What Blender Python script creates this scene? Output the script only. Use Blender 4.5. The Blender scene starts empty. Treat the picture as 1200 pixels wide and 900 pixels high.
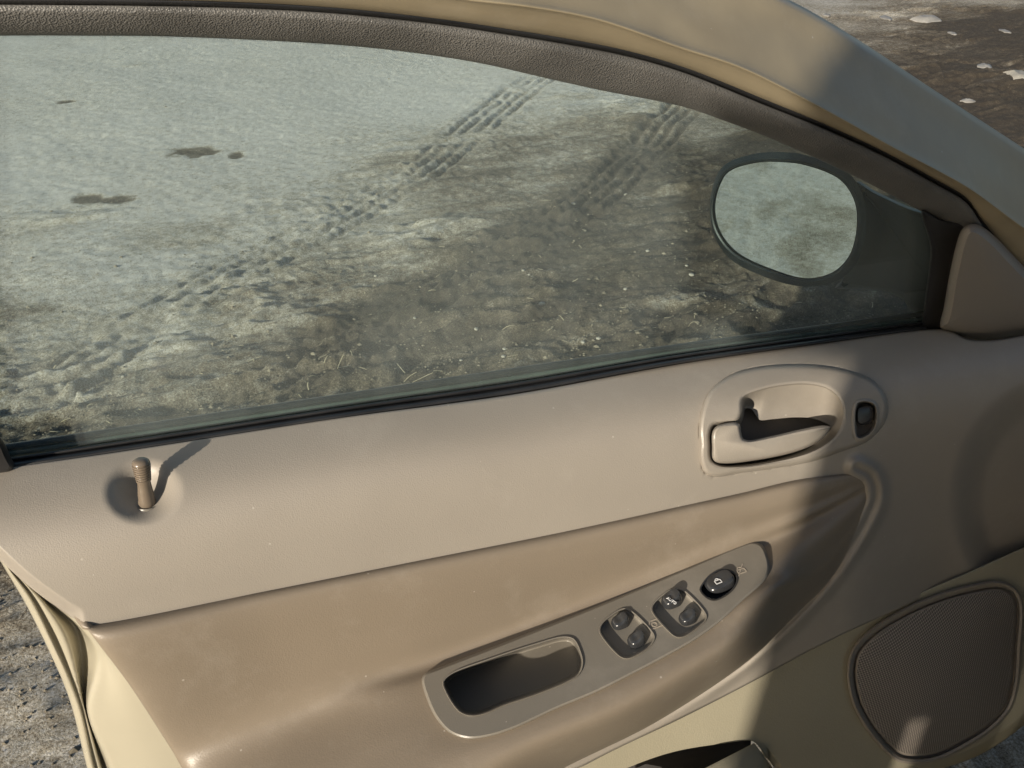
import bpy, bmesh, math, random
import numpy as np
from mathutils import Vector, Matrix
from mathutils.geometry import tessellate_polygon

random.seed(7)
RNG = np.random.default_rng(11)
R = math.radians
SC = bpy.context.scene
COL = SC.collection

# ------------------------------------------------------------------ camera
PITCH, YAW, FPX = R(32), R(19), 1000.0          # focal length in pixels of a 1200 px wide frame
FWD = np.array([math.sin(YAW)*math.cos(PITCH), math.cos(YAW)*math.cos(PITCH), -math.sin(PITCH)])
RGT = np.array([math.cos(YAW), -math.sin(YAW), 0.0])
UPV = np.cross(RGT, FWD)
CAM = np.array([0.2098, -0.6440, 1.4180])
cd = bpy.data.cameras.new('camera')
cam = bpy.data.objects.new('camera', cd); COL.objects.link(cam)
cd.sensor_width = 36.0; cd.lens = 36.0*FPX/1200.0
cd.clip_start = 0.02; cd.clip_end = 2000
m = Matrix((tuple(RGT), tuple(UPV), tuple(-FWD))).transposed().to_4x4()
m.translation = Vector(CAM); cam.matrix_world = m
SC.camera = cam

# ------------------------------------------------------------------ sky, sun, exposure
SUN_EL, SUN_AZ = R(15.5), R(52)        # elevation; the light travels from +Y turned this much towards +X
SUN_DIR = np.array([math.sin(SUN_AZ)*math.cos(SUN_EL), math.cos(SUN_AZ)*math.cos(SUN_EL), -math.sin(SUN_EL)])
w = bpy.data.worlds.new('World'); SC.world = w; w.use_nodes = True
nt = w.node_tree
sky = nt.nodes.new('ShaderNodeTexSky'); sky.sky_type = 'NISHITA'; sky.sun_disc = False
sky.sun_elevation = SUN_EL
sky.sun_rotation = math.atan2(-SUN_DIR[0], -SUN_DIR[1])
sky.dust_density = 2.0; sky.ozone_density = 1.8
nt.links.new(sky.outputs[0], nt.nodes['Background'].inputs[0])
nt.nodes['Background'].inputs[1].default_value = 0.092
sl = bpy.data.lights.new('sun', 'SUN'); so = bpy.data.objects.new('sun', sl); COL.objects.link(so)
sl.energy = 5.0; sl.angle = R(0.55); sl.color = (1.0, 0.90, 0.76)
so.rotation_euler = Vector(SUN_DIR).to_track_quat('-Z', 'Y').to_euler()
so.location = (-6, -8, 6)
SC.view_settings.view_transform = 'Standard'; SC.view_settings.look = 'None'
SC.view_settings.exposure = 0.33; SC.view_settings.gamma = 1.0

# ------------------------------------------------------------------ helpers
def ray(px, py):
    px = np.asarray(px, float)[..., None]; py = np.asarray(py, float)[..., None]
    return FWD + (px-600)/FPX*RGT - (py-450)/FPX*UPV
def at_y(px, py, Y):                       # point of the door at inward/outward depth Y
    d = ray(px, py); t = (np.asarray(Y, float)-CAM[1])/d[..., 1]
    return CAM + t[..., None]*d
def zbelt(X): return 1.0 - 0.038*X
LEAN = math.tan(R(18))
def at_lean(px, py, off):                  # window plane, leaning inwards towards the roof
    d = ray(px, py); off = np.asarray(off, float)
    t = (0.022+off-(CAM[2]-1.0+0.038*CAM[0])*LEAN-CAM[1])/(d[..., 1]+LEAN*(d[..., 2]+0.038*d[..., 0]))
    return CAM + t[..., None]*d
def at_plane(px, py, P0, N, off=0.0):
    d = ray(px, py); t = (np.dot(P0-CAM, N)+off)/(d @ N)
    return CAM + t[..., None]*d
def at_ground(px, py): return at_plane(px, py, np.zeros(3), np.array([0, 0, 1.0]))

def spline(pts, n, closed=False):          # Catmull-Rom through the points, even arc length
    P = np.asarray(pts, float)
    if closed: Q = np.vstack([P[-1], P, P[0], P[1]])
    else: Q = np.vstack([2*P[0]-P[1], P, 2*P[-1]-P[-2]])
    out = []; K = 24
    for i in range(1, len(Q)-2):
        p0, p1, p2, p3 = Q[i-1], Q[i], Q[i+1], Q[i+2]
        t0 = 0; t1 = np.linalg.norm(p1-p0)**.5+1e-9; t2 = t1+np.linalg.norm(p2-p1)**.5+1e-9; t3 = t2+np.linalg.norm(p3-p2)**.5+1e-9
        t = np.linspace(t1, t2, K, endpoint=False)[:, None]
        a1 = (t1-t)/(t1-t0)*p0+(t-t0)/(t1-t0)*p1; a2 = (t2-t)/(t2-t1)*p1+(t-t1)/(t2-t1)*p2; a3 = (t3-t)/(t3-t2)*p2+(t-t2)/(t3-t2)*p3
        b1 = (t2-t)/(t2-t0)*a1+(t-t0)/(t2-t0)*a2; b2 = (t3-t)/(t3-t1)*a2+(t-t1)/(t3-t1)*a3
        out.append((t2-t)/(t2-t1)*b1+(t-t1)/(t2-t1)*b2)
    out = np.vstack(out+([P[:1]] if closed else [P[-1:]]))
    s = np.r_[0, np.cumsum(np.linalg.norm(np.diff(out, axis=0), axis=1))]
    q = np.linspace(0, s[-1], n, endpoint=not closed)
    return np.stack([np.interp(q, s, out[:, k]) for k in range(out.shape[1])], 1)
def ycurve(pts):                           # pixel curve as a function of px
    P = spline(pts, 400); o = np.argsort(P[:, 0])
    return lambda x: np.interp(x, P[o, 0], P[o, 1])
def inset(P, d):                           # shrink a closed pixel outline
    P = np.asarray(P, float)
    t = np.roll(P, -2, 0)-np.roll(P, 2, 0); t /= np.linalg.norm(t, axis=1)[:, None]+1e-9
    n = np.stack([-t[:, 1], t[:, 0]], 1)
    area = np.sum(P[:, 0]*np.roll(P[:, 1], -1)-np.roll(P[:, 0], -1)*P[:, 1])
    return P + n*d*(1 if area > 0 else -1)
def inside(px, py, poly):
    px = np.asarray(px); py = np.asarray(py); r = np.zeros(px.shape, bool); n = len(poly)
    for i in range(n):
        x1, y1 = poly[i]; x2, y2 = poly[(i+1) % n]
        c = ((y1 > py) != (y2 > py)) & (px < (x2-x1)*(py-y1)/(y2-y1+1e-12)+x1); r ^= c
    return r
def dist_poly(px, py, P):                  # distance to an open polyline
    d = np.full(np.shape(px), 1e9)
    for a, b in zip(P[:-1], P[1:]):
        e = b-a; t = np.clip(((px-a[0])*e[0]+(py-a[1])*e[1])/(e@e+1e-12), 0, 1)
        d = np.minimum(d, np.hypot(px-a[0]-t*e[0], py-a[1]-t*e[1]))
    return d
def sm(a, b, x): t = np.clip((x-a)/(b-a), 0, 1); return t*t*(3-2*t)

def new_obj(name, verts, faces, mat, parent=None, smooth=True, loc=None):
    me = bpy.data.meshes.new(name)
    me.from_pydata([tuple(map(float, v)) for v in verts], [], [tuple(map(int, f)) for f in faces])
    me.materials.append(mat); me.update()
    if smooth: me.polygons.foreach_set('use_smooth', [True]*len(me.polygons))
    o = bpy.data.objects.new(name, me); COL.objects.link(o)
    if parent is not None: o.parent = parent
    return o
def grid_faces(nv, nu, close=False):
    i = np.arange(nv-1)[:, None]*nu; j = np.arange(nu if close else nu-1)[None]; j2 = (j+1) % nu
    return np.stack([(i+j).ravel(), (i+j2).ravel(), (i+nu+j2).ravel(), (i+nu+j).ravel()], 1)
def toward(verts, faces):                  # turn faces towards the viewer's side
    V = np.asarray(verts); f = np.asarray(faces)
    n = np.cross(V[f[:, 2]]-V[f[:, 0]], V[f[:, 3]]-V[f[:, 1]])
    s = np.sum(np.sum(n*(CAM-V[f[:, 0]]), 1))
    return f if s > 0 else f[:, ::-1]
def sheet(name, G, mat, parent, thick=0.0, drop=None, close=False):
    nv, nu = G.shape[:2]; f = grid_faces(nv, nu, close)
    f = toward(G.reshape(-1, 3), f)
    if drop is not None: f = f[~drop.ravel()[f].any(1)]
    o = new_obj(name, G.reshape(-1, 3), f, mat, parent)
    if thick:
        md = o.modifiers.new('thickness', 'SOLIDIFY'); md.thickness = thick; md.offset = -1
    return o
def rings(name, L, mat, parent, cap=True, cap0=False, sharp=None, smooth=True, cut=None):
    """closed outlines (n,3 each) skinned one to the next, last one capped"""
    n = len(L[0]); V = np.vstack(L); f = [tuple(q) for q in toward(V, grid_faces(len(L), n, True))]
    if cut is not None:
        qx, qy = to_px(V); f = [q for q in f if not inside(qx[list(q)], qy[list(q)], cut).any()]
    def capf(b):
        q = [b+i for i in range(n)]; P = np.asarray([V[i] for i in q])
        nn = np.sum(np.cross(P-P.mean(0), np.roll(P, -1, 0)-P.mean(0)), 0)
        return tuple(q) if nn @ (CAM-P.mean(0)) > 0 else tuple(q[::-1])
    if cap: f.append(capf((len(L)-1)*n))
    if cap0: f.append(capf(0)[::-1])
    o = new_obj(name, V, f, mat, parent, smooth)
    if smooth: o.data.set_sharp_from_angle(angle=R(38))
    return o

def to_px(P):
    v = P-CAM; z = v@FWD; return 600+FPX*(v@RGT)/z, 450-FPX*(v@UPV)/z

# ------------------------------------------------------------------ materials
def mat(name, col, rough=0.5, spec=0.5, metal=0.0, bump=None, var=None, coat=0.0, build=None, specks=None):
    M = bpy.data.materials.new(name); M.use_nodes = True
    t = M.node_tree; b = t.nodes['Principled BSDF']
    b.inputs['Base Color'].default_value = (*col, 1); b.inputs['Roughness'].default_value = rough
    b.inputs['Specular IOR Level'].default_value = spec; b.inputs['Metallic'].default_value = metal
    b.inputs['Coat Weight'].default_value = coat; b.inputs['Coat Roughness'].default_value = 0.12
    tc = t.nodes.new('ShaderNodeTexCoord')
    if var:                                 # (scale, amount): dirt and fading
        n = t.nodes.new('ShaderNodeTexNoise'); n.inputs['Scale'].default_value = var[0]; n.inputs['Detail'].default_value = 6
        t.links.new(tc.outputs['Object'], n.inputs['Vector'])
        r = t.nodes.new('ShaderNodeMapRange'); r.inputs[1].default_value = .3; r.inputs[2].default_value = .7
        r.inputs[3].default_value = 1-var[1]; r.inputs[4].default_value = 1+var[1]
        t.links.new(n.outputs[0], r.inputs[0])
        mx = t.nodes.new('ShaderNodeMix'); mx.data_type = 'RGBA'; mx.blend_type = 'MULTIPLY'; mx.inputs[0].default_value = 1
        mx.inputs[6].default_value = (*col, 1); t.links.new(r.outputs[0], mx.inputs[7])
        t.links.new(mx.outputs[2], b.inputs['Base Color'])
        r2 = t.nodes.new('ShaderNodeMapRange'); r2.inputs[1].default_value = .3; r2.inputs[2].default_value = .7
        r2.inputs[3].default_value = max(.03, rough-.08); r2.inputs[4].default_value = rough+.08
        t.links.new(n.outputs[0], r2.inputs[0]); t.links.new(r2.outputs[0], b.inputs['Roughness'])
    if bump:                                # (scale, strength, distance)
        v = t.nodes.new('ShaderNodeTexVoronoi'); v.inputs['Scale'].default_value = bump[0]
        t.links.new(tc.outputs['Object'], v.inputs['Vector'])
        n = t.nodes.new('ShaderNodeTexNoise'); n.inputs['Scale'].default_value = bump[0]*.6; n.inputs['Detail'].default_value = 3
        t.links.new(tc.outputs['Object'], n.inputs['Vector'])
        a = t.nodes.new('ShaderNodeMath'); a.operation = 'ADD'
        t.links.new(v.outputs['Distance'], a.inputs[0]); t.links.new(n.outputs[0], a.inputs[1])
        bp = t.nodes.new('ShaderNodeBump'); bp.inputs['Strength'].default_value = bump[1]; bp.inputs['Distance'].default_value = bump[2]
        t.links.new(a.outputs[0], bp.inputs['Height']); t.links.new(bp.outputs[0], b.inputs['Normal'])
    if specks:
        v = t.nodes.new('ShaderNodeTexVoronoi'); v.inputs['Scale'].default_value = specks; v.inputs['Randomness'].default_value = 1
        t.links.new(tc.outputs['Object'], v.inputs['Vector'])
        n = t.nodes.new('ShaderNodeTexWhiteNoise'); t.links.new(v.outputs['Position'], n.inputs['Vector'])
        th = t.nodes.new('ShaderNodeMath'); th.operation = 'MULTIPLY'; th.inputs[1].default_value = .075
        p5 = t.nodes.new('ShaderNodeMath'); p5.operation = 'POWER'; p5.inputs[1].default_value = 5; t.links.new(n.outputs['Value'], p5.inputs[0]); t.links.new(p5.outputs[0], th.inputs[0])
        lt = t.nodes.new('ShaderNodeMath'); lt.operation = 'LESS_THAN'; t.links.new(v.outputs['Distance'], lt.inputs[0]); t.links.new(th.outputs[0], lt.inputs[1])
        sc = t.nodes.new('ShaderNodeTexNoise'); sc.inputs['Scale'].default_value = 9; sc.inputs['Detail'].default_value = 10; sc.inputs['Roughness'].default_value = .75; t.links.new(tc.outputs['Object'], sc.inputs['Vector'])
        sr = t.nodes.new('ShaderNodeMapRange'); sr.inputs[1].default_value = .52; sr.inputs[2].default_value = .8; sr.inputs[3].default_value = 0; sr.inputs[4].default_value = .22; t.links.new(sc.outputs[0], sr.inputs[0])
        mxm = t.nodes.new('ShaderNodeMath'); mxm.operation = 'MAXIMUM'; lm = t.nodes.new('ShaderNodeMath'); lm.operation = 'MULTIPLY'; lm.inputs[1].default_value = .55; t.links.new(lt.outputs[0], lm.inputs[0])
        t.links.new(lm.outputs[0], mxm.inputs[0]); t.links.new(sr.outputs[0], mxm.inputs[1])
        m3 = t.nodes.new('ShaderNodeMix'); m3.data_type = 'RGBA'; t.links.new(mxm.outputs[0], m3.inputs[0]); m3.inputs[7].default_value = (.50, .46, .40, 1)
        src = b.inputs['Base Color'].links[0].from_socket; t.links.new(src, m3.inputs[6]); t.links.new(m3.outputs[2], b.inputs['Base Color'])
    if build: build(t, b, tc)
    return M

TAUPE = (0.292, 0.262, 0.222)
M_upper = mat('taupe_grained_plastic', TAUPE, .44, .5, bump=(950, .22, .0004), var=(5, .07), specks=75)
M_vinyl = mat('tan_vinyl', (0.216, 0.178, 0.134), .40, .45, bump=(700, .2, .0004), var=(4, .07), specks=60)
M_plate = mat('taupe_satin_plastic', (0.185, 0.168, 0.140), .36, .5, bump=(900, .15, .0003), var=(9, .06), specks=90)
M_lower = mat('sand_plastic', (0.31, 0.282, 0.205), .55, .4, bump=(500, .3, .0005), var=(6, .06))
M_paint = mat('beige_paint', (0.41, 0.378, 0.29), .30, .5, coat=.6, var=(7, .06))
M_frame = mat('dusty_gold_paint', (0.300, 0.250, 0.165), .48, .3, metal=.0, coat=.08, var=(14, .16), specks=55)
M_trim = mat('black_grained_trim', (0.120, 0.116, 0.108), .45, .5, bump=(850, .8, .0006), var=(18, .25))
M_rubber = mat('black_rubber', (0.018, 0.018, 0.019), .42, .5, var=(25, .3))
M_dark = mat('pocket_shade_dark', (0.06, 0.056, 0.055), .6, .4)  # dark base colour stands in for the shade inside the map pocket
M_black = mat('black_gloss_plastic', (0.03, 0.031, 0.033), .22, .6)
M_mhouse = mat('black_mirror_housing', (0.010, 0.013, 0.015), .42, .35, bump=(500, .2, .0004))
M_cover = mat('brown_cover_plastic', (0.25, 0.22, 0.185), .5, .45, bump=(900, .25, .0004))  # even brown of the corner cover, shared by rim, cavity, dashboard and seat
M_white = mat('white_print', (0.7, 0.7, 0.7), .5)
M_mirror = mat('mirror_silver', (0.76, 0.82, 0.80), .015, .5, metal=1.0)

def b_speaker(t, b, tc):                    # fine perforation of the moulded grille
    mp = t.nodes.new('ShaderNodeMapping'); mp.inputs['Rotation'].default_value = (0, R(20), 0)
    t.links.new(tc.outputs['Object'], mp.inputs[0])
    sx = t.nodes.new('ShaderNodeSeparateXYZ'); t.links.new(mp.outputs[0], sx.inputs[0])
    def wave(inp, k, ph=0.0):
        a = t.nodes.new('ShaderNodeMath'); a.operation = 'MULTIPLY_ADD'; a.inputs[1].default_value = k; a.inputs[2].default_value = ph
        t.links.new(inp, a.inputs[0]); s = t.nodes.new('ShaderNodeMath'); s.operation = 'SINE'; t.links.new(a.outputs[0], s.inputs[0]); return s.outputs[0]
    k = 2*math.pi/.0062
    mm = t.nodes.new('ShaderNodeMath'); mm.operation = 'MULTIPLY'
    t.links.new(wave(sx.outputs[0], k), mm.inputs[0]); t.links.new(wave(sx.outputs[2], k), mm.inputs[1])
    r = t.nodes.new('ShaderNodeMapRange'); r.inputs[1].default_value = .05; r.inputs[2].default_value = .4
    t.links.new(mm.outputs[0], r.inputs[0])
    ab = t.nodes.new('ShaderNodeMath'); ab.operation = 'ABSOLUTE'; t.links.new(mm.outputs[0], ab.inputs[0]); t.links.new(ab.outputs[0], r.inputs[0])
    mx = t.nodes.new('ShaderNodeMix'); mx.data_type = 'RGBA'; mx.inputs[6].default_value = (.42, .37, .32, 1); mx.inputs[7].default_value = (.12, .105, .09, 1)
    t.links.new(r.outputs[0], mx.inputs[0]); t.links.new(mx.outputs[2], b.inputs['Base Color'])
    bp = t.nodes.new('ShaderNodeBump'); bp.inputs['Distance'].default_value = .001; bp.invert = True; bp.inputs['Strength'].default_value = .8
    t.links.new(r.outputs[0], bp.inputs['Height']); t.links.new(bp.outputs[0], b.inputs['Normal'])
M_speaker = mat('perforated_grille', (0.12, 0.1, 0.08), .6, .35, build=b_speaker)

def glass_mat():                            # green tinted safety glass with a film of dust
    M = bpy.data.materials.new('dusty_tinted_glass'); M.use_nodes = True; t = M.node_tree; t.nodes.clear()
    out = t.nodes.new('ShaderNodeOutputMaterial')
    tr = t.nodes.new('ShaderNodeBsdfTransparent'); tr.inputs[0].default_value = (.885, .95, .935, 1)
    gl = t.nodes.new('ShaderNodeBsdfGlossy'); gl.inputs['Roughness'].default_value = .02
    lw = t.nodes.new('ShaderNodeLayerWeight')
    pw = t.nodes.new('ShaderNodeMath'); pw.operation = 'POWER'; pw.inputs[1].default_value = 5.0; t.links.new(lw.outputs['Facing'], pw.inputs[0])
    fr = t.nodes.new('ShaderNodeMath'); fr.operation = 'MULTIPLY_ADD'; fr.inputs[1].default_value = .96; fr.inputs[2].default_value = .04; t.links.new(pw.outputs[0], fr.inputs[0])
    m1 = t.nodes.new('ShaderNodeMixShader'); t.links.new(fr.outputs[0], m1.inputs[0]); t.links.new(tr.outputs[0], m1.inputs[1]); t.links.new(gl.outputs[0], m1.inputs[2])
    di = t.nodes.new('ShaderNodeBsdfDiffuse'); di.inputs[0].default_value = (.74, .81, .80, 1)
    tc = t.nodes.new('ShaderNodeTexCoord'); n = t.nodes.new('ShaderNodeTexNoise'); n.inputs['Scale'].default_value = 3.2; n.inputs['Detail'].default_value = 5
    t.links.new(tc.outputs['Object'], n.inputs['Vector'])
    mp = t.nodes.new('ShaderNodeMapping'); mp.inputs['Scale'].default_value = (26, 26, 2.2); mp.inputs['Rotation'].default_value = (0, R(14), 0); t.links.new(tc.outputs['Object'], mp.inputs[0])
    n_ = t.nodes.new('ShaderNodeTexNoise'); n_.inputs['Scale'].default_value = 1.0; n_.inputs['Detail'].default_value = 6; n_.inputs['Roughness'].default_value = .6; t.links.new(mp.outputs[0], n_.inputs['Vector'])
    mm_ = t.nodes.new('ShaderNodeMix'); mm_.inputs[0].default_value = .38; t.links.new(n.outputs[0], mm_.inputs[2]); t.links.new(n_.outputs[0], mm_.inputs[3]); n = mm_
    r = t.nodes.new('ShaderNodeMapRange'); r.inputs[1].default_value = .36; r.inputs[2].default_value = .66; r.inputs[3].default_value = .028; r.inputs[4].default_value = .078
    t.links.new(n.outputs[0], r.inputs[0])
    m2 = t.nodes.new('ShaderNodeMixShader'); t.links.new(r.outputs[0], m2.inputs[0]); t.links.new(m1.outputs[0], m2.inputs[1]); t.links.new(di.outputs[0], m2.inputs[2])
    t.links.new(m2.outputs[0], out.inputs[0]); return M
M_glass = glass_mat()

def b_soil(t, b, tc):
    at = t.nodes.new('ShaderNodeAttribute'); at.attribute_name = 'damp'
    n1 = t.nodes.new('ShaderNodeTexNoise'); n1.inputs['Scale'].default_value = 34; n1.inputs['Detail'].default_value = 9; n1.inputs['Roughness'].default_value = .7
    t.links.new(tc.outputs['Object'], n1.inputs['Vector'])
    a = t.nodes.new('ShaderNodeMath'); a.operation = 'MULTIPLY_ADD'; a.inputs[1].default_value = 1.1; a.inputs[2].default_value = -.55
    t.links.new(n1.outputs[0], a.inputs[0])
    s = t.nodes.new('ShaderNodeMath'); s.operation = 'ADD'; s.use_clamp = True
    t.links.new(a.outputs[0], s.inputs[0]); t.links.new(at.outputs['Fac'], s.inputs[1])
    n3 = t.nodes.new('ShaderNodeTexNoise'); n3.inputs['Scale'].default_value = 170; n3.inputs['Detail'].default_value = 4; n3.inputs['Roughness'].default_value = .8
    t.links.new(tc.outputs['Object'], n3.inputs['Vector'])
    a3 = t.nodes.new('ShaderNodeMath'); a3.operation = 'MULTIPLY_ADD'; a3.inputs[1].default_value = 1.7; a3.inputs[2].default_value = -.85; t.links.new(n3.outputs[0], a3.inputs[0])
    s2 = t.nodes.new('ShaderNodeMath'); s2.operation = 'ADD'; t.links.new(a3.outputs[0], s2.inputs[0]); t.links.new(a.outputs[0], s2.inputs[1]); t.links.new(s2.outputs[0], s.inputs[0])
    cr = t.nodes.new('ShaderNodeValToRGB'); e = cr.color_ramp.elements
    e[0].position = .0; e[0].color = (.70, .685, .64, 1); e[1].position = 1; e[1].color = (.062, .051, .038, 1)
    q = cr.color_ramp.elements.new(.35); q.color = (.40, .37, .30, 1)
    q = cr.color_ramp.elements.new(.65); q.color = (.165, .138, .098, 1)
    t.links.new(s.outputs[0], cr.inputs[0]); t.links.new(cr.outputs[0], b.inputs['Base Color'])
    n2 = t.nodes.new('ShaderNodeTexNoise'); n2.inputs['Scale'].default_value = 140; n2.inputs['Detail'].default_value = 8; n2.inputs['Roughness'].default_value = .75
    t.links.new(tc.outputs['Object'], n2.inputs['Vector'])
    bp = t.nodes.new('ShaderNodeBump'); bp.inputs['Strength'].default_value = .8; bp.inputs['Distance'].default_value = .016
    t.links.new(n2.outputs[0], bp.inputs['Height']); t.links.new(bp.outputs[0], b.inputs['Normal'])
M_soil = mat('dried_mud', (.3, .27, .2), .9, .25, build=b_soil)
M_stone = mat('pale_stone', (.36, .34, .29), .8, .3, var=(60, .2), bump=(120, .4, .002))
M_straw = mat('straw', (.40, .35, .24), .7, .3, var=(40, .3))
M_litter = mat('pale_plastic_litter', (.24, .235, .22), .5, .4, var=(30, .15))

# ------------------------------------------------------------------ ground
def vnoise(x, y, seed):
    xi = np.floor(x).astype(np.int64); yi = np.floor(y).astype(np.int64); fx = x-xi; fy = y-yi
    def h(a, b):
        k = (a*374761393+b*668265263+seed*974634777) & 0xffffffff
        k = ((k ^ (k >> 13))*1274126177) & 0xffffffff
        return ((k ^ (k >> 16)) & 0xffff)/65535.0
    u = fx*fx*fx*(fx*(fx*6-15)+10); v = fy*fy*fy*(fy*(fy*6-15)+10)
    return (h(xi, yi)*(1-u)+h(xi+1, yi)*u)*(1-v)+(h(xi, yi+1)*(1-u)+h(xi+1, yi+1)*u)*v
def fbm(x, y, f, o, seed, gain=.5):
    s = np.zeros_like(x); a = 1.0; n = 0.0
    for k in range(o):
        c, q = math.cos(k*.9), math.sin(k*.9)
        s += a*(vnoise((c*x+q*y)*f+17.3*k, (-q*x+c*y)*f-9.1*k, seed+k)-.5); n += a; a *= gain; f *= 2.03
    return s/n*2
def tails(a, lo, hi, n=38):
    k = np.linspace(0, 1, n+1)[1:]; d0 = a[0]-lo; d1 = hi-a[-1]
    g = (np.exp(k*7)-1)/(math.exp(7)-1)
    return np.r_[(a[0]-g*d0)[::-1], a, a[-1]+g*d1]
gx = tails(np.r_[np.arange(-3, -.9, .022), np.arange(-.9, 3, .0095), np.arange(3, 9, .02)], -260, 260)
gy = tails(np.r_[np.arange(-.6, .3, .03), np.arange(.3, 3.2, .0095), np.arange(3.2, 8.6, .0165)], -260, 260)
X, Y = np.meshgrid(gx, gy)
near = np.exp(-np.clip(np.hypot(X-1.5, Y-3)-7, 0, None)/6)
def gpath(pts): return spline(at_ground(*np.array(pts, float).T)[:, :2], 60)
TR = [  # tyre tracks seen through the window: pixel path, width (m), depth, tread pitch
    (gpath([(820, 105), (755, 170), (690, 232), (610, 282), (520, 335), (400, 405), (290, 470), (190, 530)]), .25, .022, .06),
    (gpath([(655, 75), (600, 110), (545, 155), (480, 205), (380, 262), (270, 318), (140, 400), (20, 480)]), .27, .020, .07)]
H = 0.018*fbm(X, Y, .7, 3, 3)
dry = np.zeros_like(X)
# churned, damp band against a smooth dried crust further out
edge = (Y-2.65)+.62*(X-1.2)*-1.0
churn = sm(2.6, -1.5, edge + 1.5*fbm(X, Y, .8, 5, 21))*near
churn *= sm(-1.4, -.7, X)
churn = np.maximum(churn, .55*sm(.15, .6, fbm(X, Y, .55, 4, 77)+.10*(1.2-np.abs(Y-3.2)))*near)
grit = fbm(X, Y, 34, 3, 131, .6); clod = np.abs(fbm(X, Y, 7, 5, 41, .58)); lump = fbm(X, Y, 13, 4, 57, .6)
smear = fbm(X*.45+Y*.1, Y*1.9-X*.35, 5.5, 4, 91, .6)
ridge = np.clip(1-3.2*np.abs(fbm(X*.55+Y*.2, Y*1.5-X*.45, 2.6, 4, 143, .55)), 0, 1)*sm(-.1, .35, fbm(X, Y, 1.1, 3, 171))
ev = sm(.7, 1.5, Y)*sm(-1.1, -.7, X); patch = sm(-.1, .5, fbm(X, Y, 1.7, 3, 203))
H += .016*ridge*near*ev*sm(.05, .3, churn)+churn*ev*((.008+.016*patch)*(clod-.25)+(.004+.009*patch)*lump+.022*smear+.030*ridge+(.006+.010*patch)*grit) + near*(.0035*fbm(X, Y, 22, 3, 5)+.004*fbm(X, Y, 3.5, 3, 9))
damp = .10+.60*churn-.26*ridge*churn+.42*churn*smear-.22*churn*(clod-.3)+.12*churn*lump-.15*churn*grit
damp += near*.10*fbm(X, Y, 1.2, 4, 15)+.26*near*sm(.9, -.7, edge+.8*fbm(X, Y, 1.4, 4, 52))*sm(-1.2, -.6, X)
damp += near*.35*sm(.25, .6, fbm(X*.8, Y*1.5, 1.5, 4, 88))*sm(2.5, .5, edge)
sel = near > .05
for P, wd, dp, pt_ in TR:
    xs, ys = X[sel], Y[sel]
    d = np.full(xs.shape, 9.); sgn = np.zeros(xs.shape); arc = np.zeros(xs.shape); s0 = 0.
    for a, b in zip(P[:-1], P[1:]):
        e = b-a; L = np.hypot(*e); t = np.clip(((xs-a[0])*e[0]+(ys-a[1])*e[1])/(L*L), 0, 1)
        dx = xs-a[0]-t*e[0]; dy = ys-a[1]-t*e[1]; dd = np.hypot(dx, dy); k = dd < d
        d[k] = dd[k]; sgn[k] = np.sign(dx*e[1]-dy*e[0])[k]; arc[k] = (s0+t*L)[k]; s0 += L
    u = d/(wd*.5); inn = sm(1.12, .9, u)
    fade = np.clip(.75+.6*fbm(xs, ys, 1.6, 3, 33), .25, 1.2)*(1-.85*sm(1.7, 3.0, arc))*.85
    br = sm(-.5, .3, fbm(xs, ys, 4, 3, 71)+.2*fade)                      # prints broken up by later scuffing
    wob = .35*fbm(xs, ys, 6, 2, 29)
    lane = np.clip(np.cos((sgn*u+wob*.25)*math.pi*3.6)*2.0, -1, 1)
    tread = np.clip(np.sin(2*math.pi*(arc/pt_+.5*sgn*u+wob))*2, -1, 1)
    h = -dp*inn*fade*.8 + .011*inn*lane*br + .0015*inn*tread*br*(lane > 0)+.012*inn*(1-br)*fbm(xs, ys, 11, 4, 19)
    h += .012*np.exp(-((u-1.35)/.28)**2)*fade*(.6+fbm(xs, ys, 9, 3, 63))
    if P is TR[0][0]:                                                      # the wheel spun here and churned the mud
        k2 = sm(2.0, 2.5, arc)*sm(4.6, 3.6, arc)*sm(2.2, .5, u+.5*fbm(xs, ys, 3, 3, 99))
        h += .030*k2*fbm(xs, ys, 10, 4, 119, .6); damp[sel] += .38*k2
    H[sel] += h; damp[sel] += (.12*inn + .40*inn*np.clip(-lane, 0, 1)*br + .10*np.exp(-((u-1.3)/.4)**2))*fade
for (px, py, a, b) in [(228, 172, .16, .05), (277, 176, .05, .03), (103, 227, .07, .035), (130, 229, .10, .03), (77, 115, .05, .02)]:
    g = at_ground(px, py); r = np.hypot((X-g[0])/a, (Y-g[1])/(b*2.2)); r += .6*fbm(X, Y, 14, 3, int(px))
    k = sm(1.2, .4, r); H -= .006*k; damp += .75*k
damp += sm(4.0, 5.5, X)*near*.22*(1+fbm(X, Y, 1.1, 4, 8))      # darker verge beyond the door's front end: damp, with shade put into the colour
k = sm(1.25, .85, Y)*sm(-1.3, -.8, X); H += k*near*(.012*smear+.006*lump); damp = damp*(1-k)+k*(.42+.12*fbm(X, Y, 2.5, 4, 61)+.18*np.clip(smear, -1, 1))*near
H -= .02*near
V = np.stack([X, Y, H], -1).reshape(-1, 3); F = grid_faces(len(gy), len(gx))
me = bpy.data.meshes.new('ground')
me.vertices.add(len(V)); me.vertices.foreach_set('co', V.ravel())
me.loops.add(len(F)*4); me.loops.foreach_set('vertex_index', F.ravel().astype(np.int32))
me.polygons.add(len(F)); me.polygons.foreach_set('loop_start', np.arange(0, len(F)*4, 4, dtype=np.int32))
me.polygons.foreach_set('use_smooth', np.ones(len(F), bool)); me.update(calc_edges=True)
at = me.attributes.new('damp', 'FLOAT', 'POINT'); at.data.foreach_set('value', np.clip(damp, 0, 1).ravel().astype(np.float32))
me.materials.append(M_soil)
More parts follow.
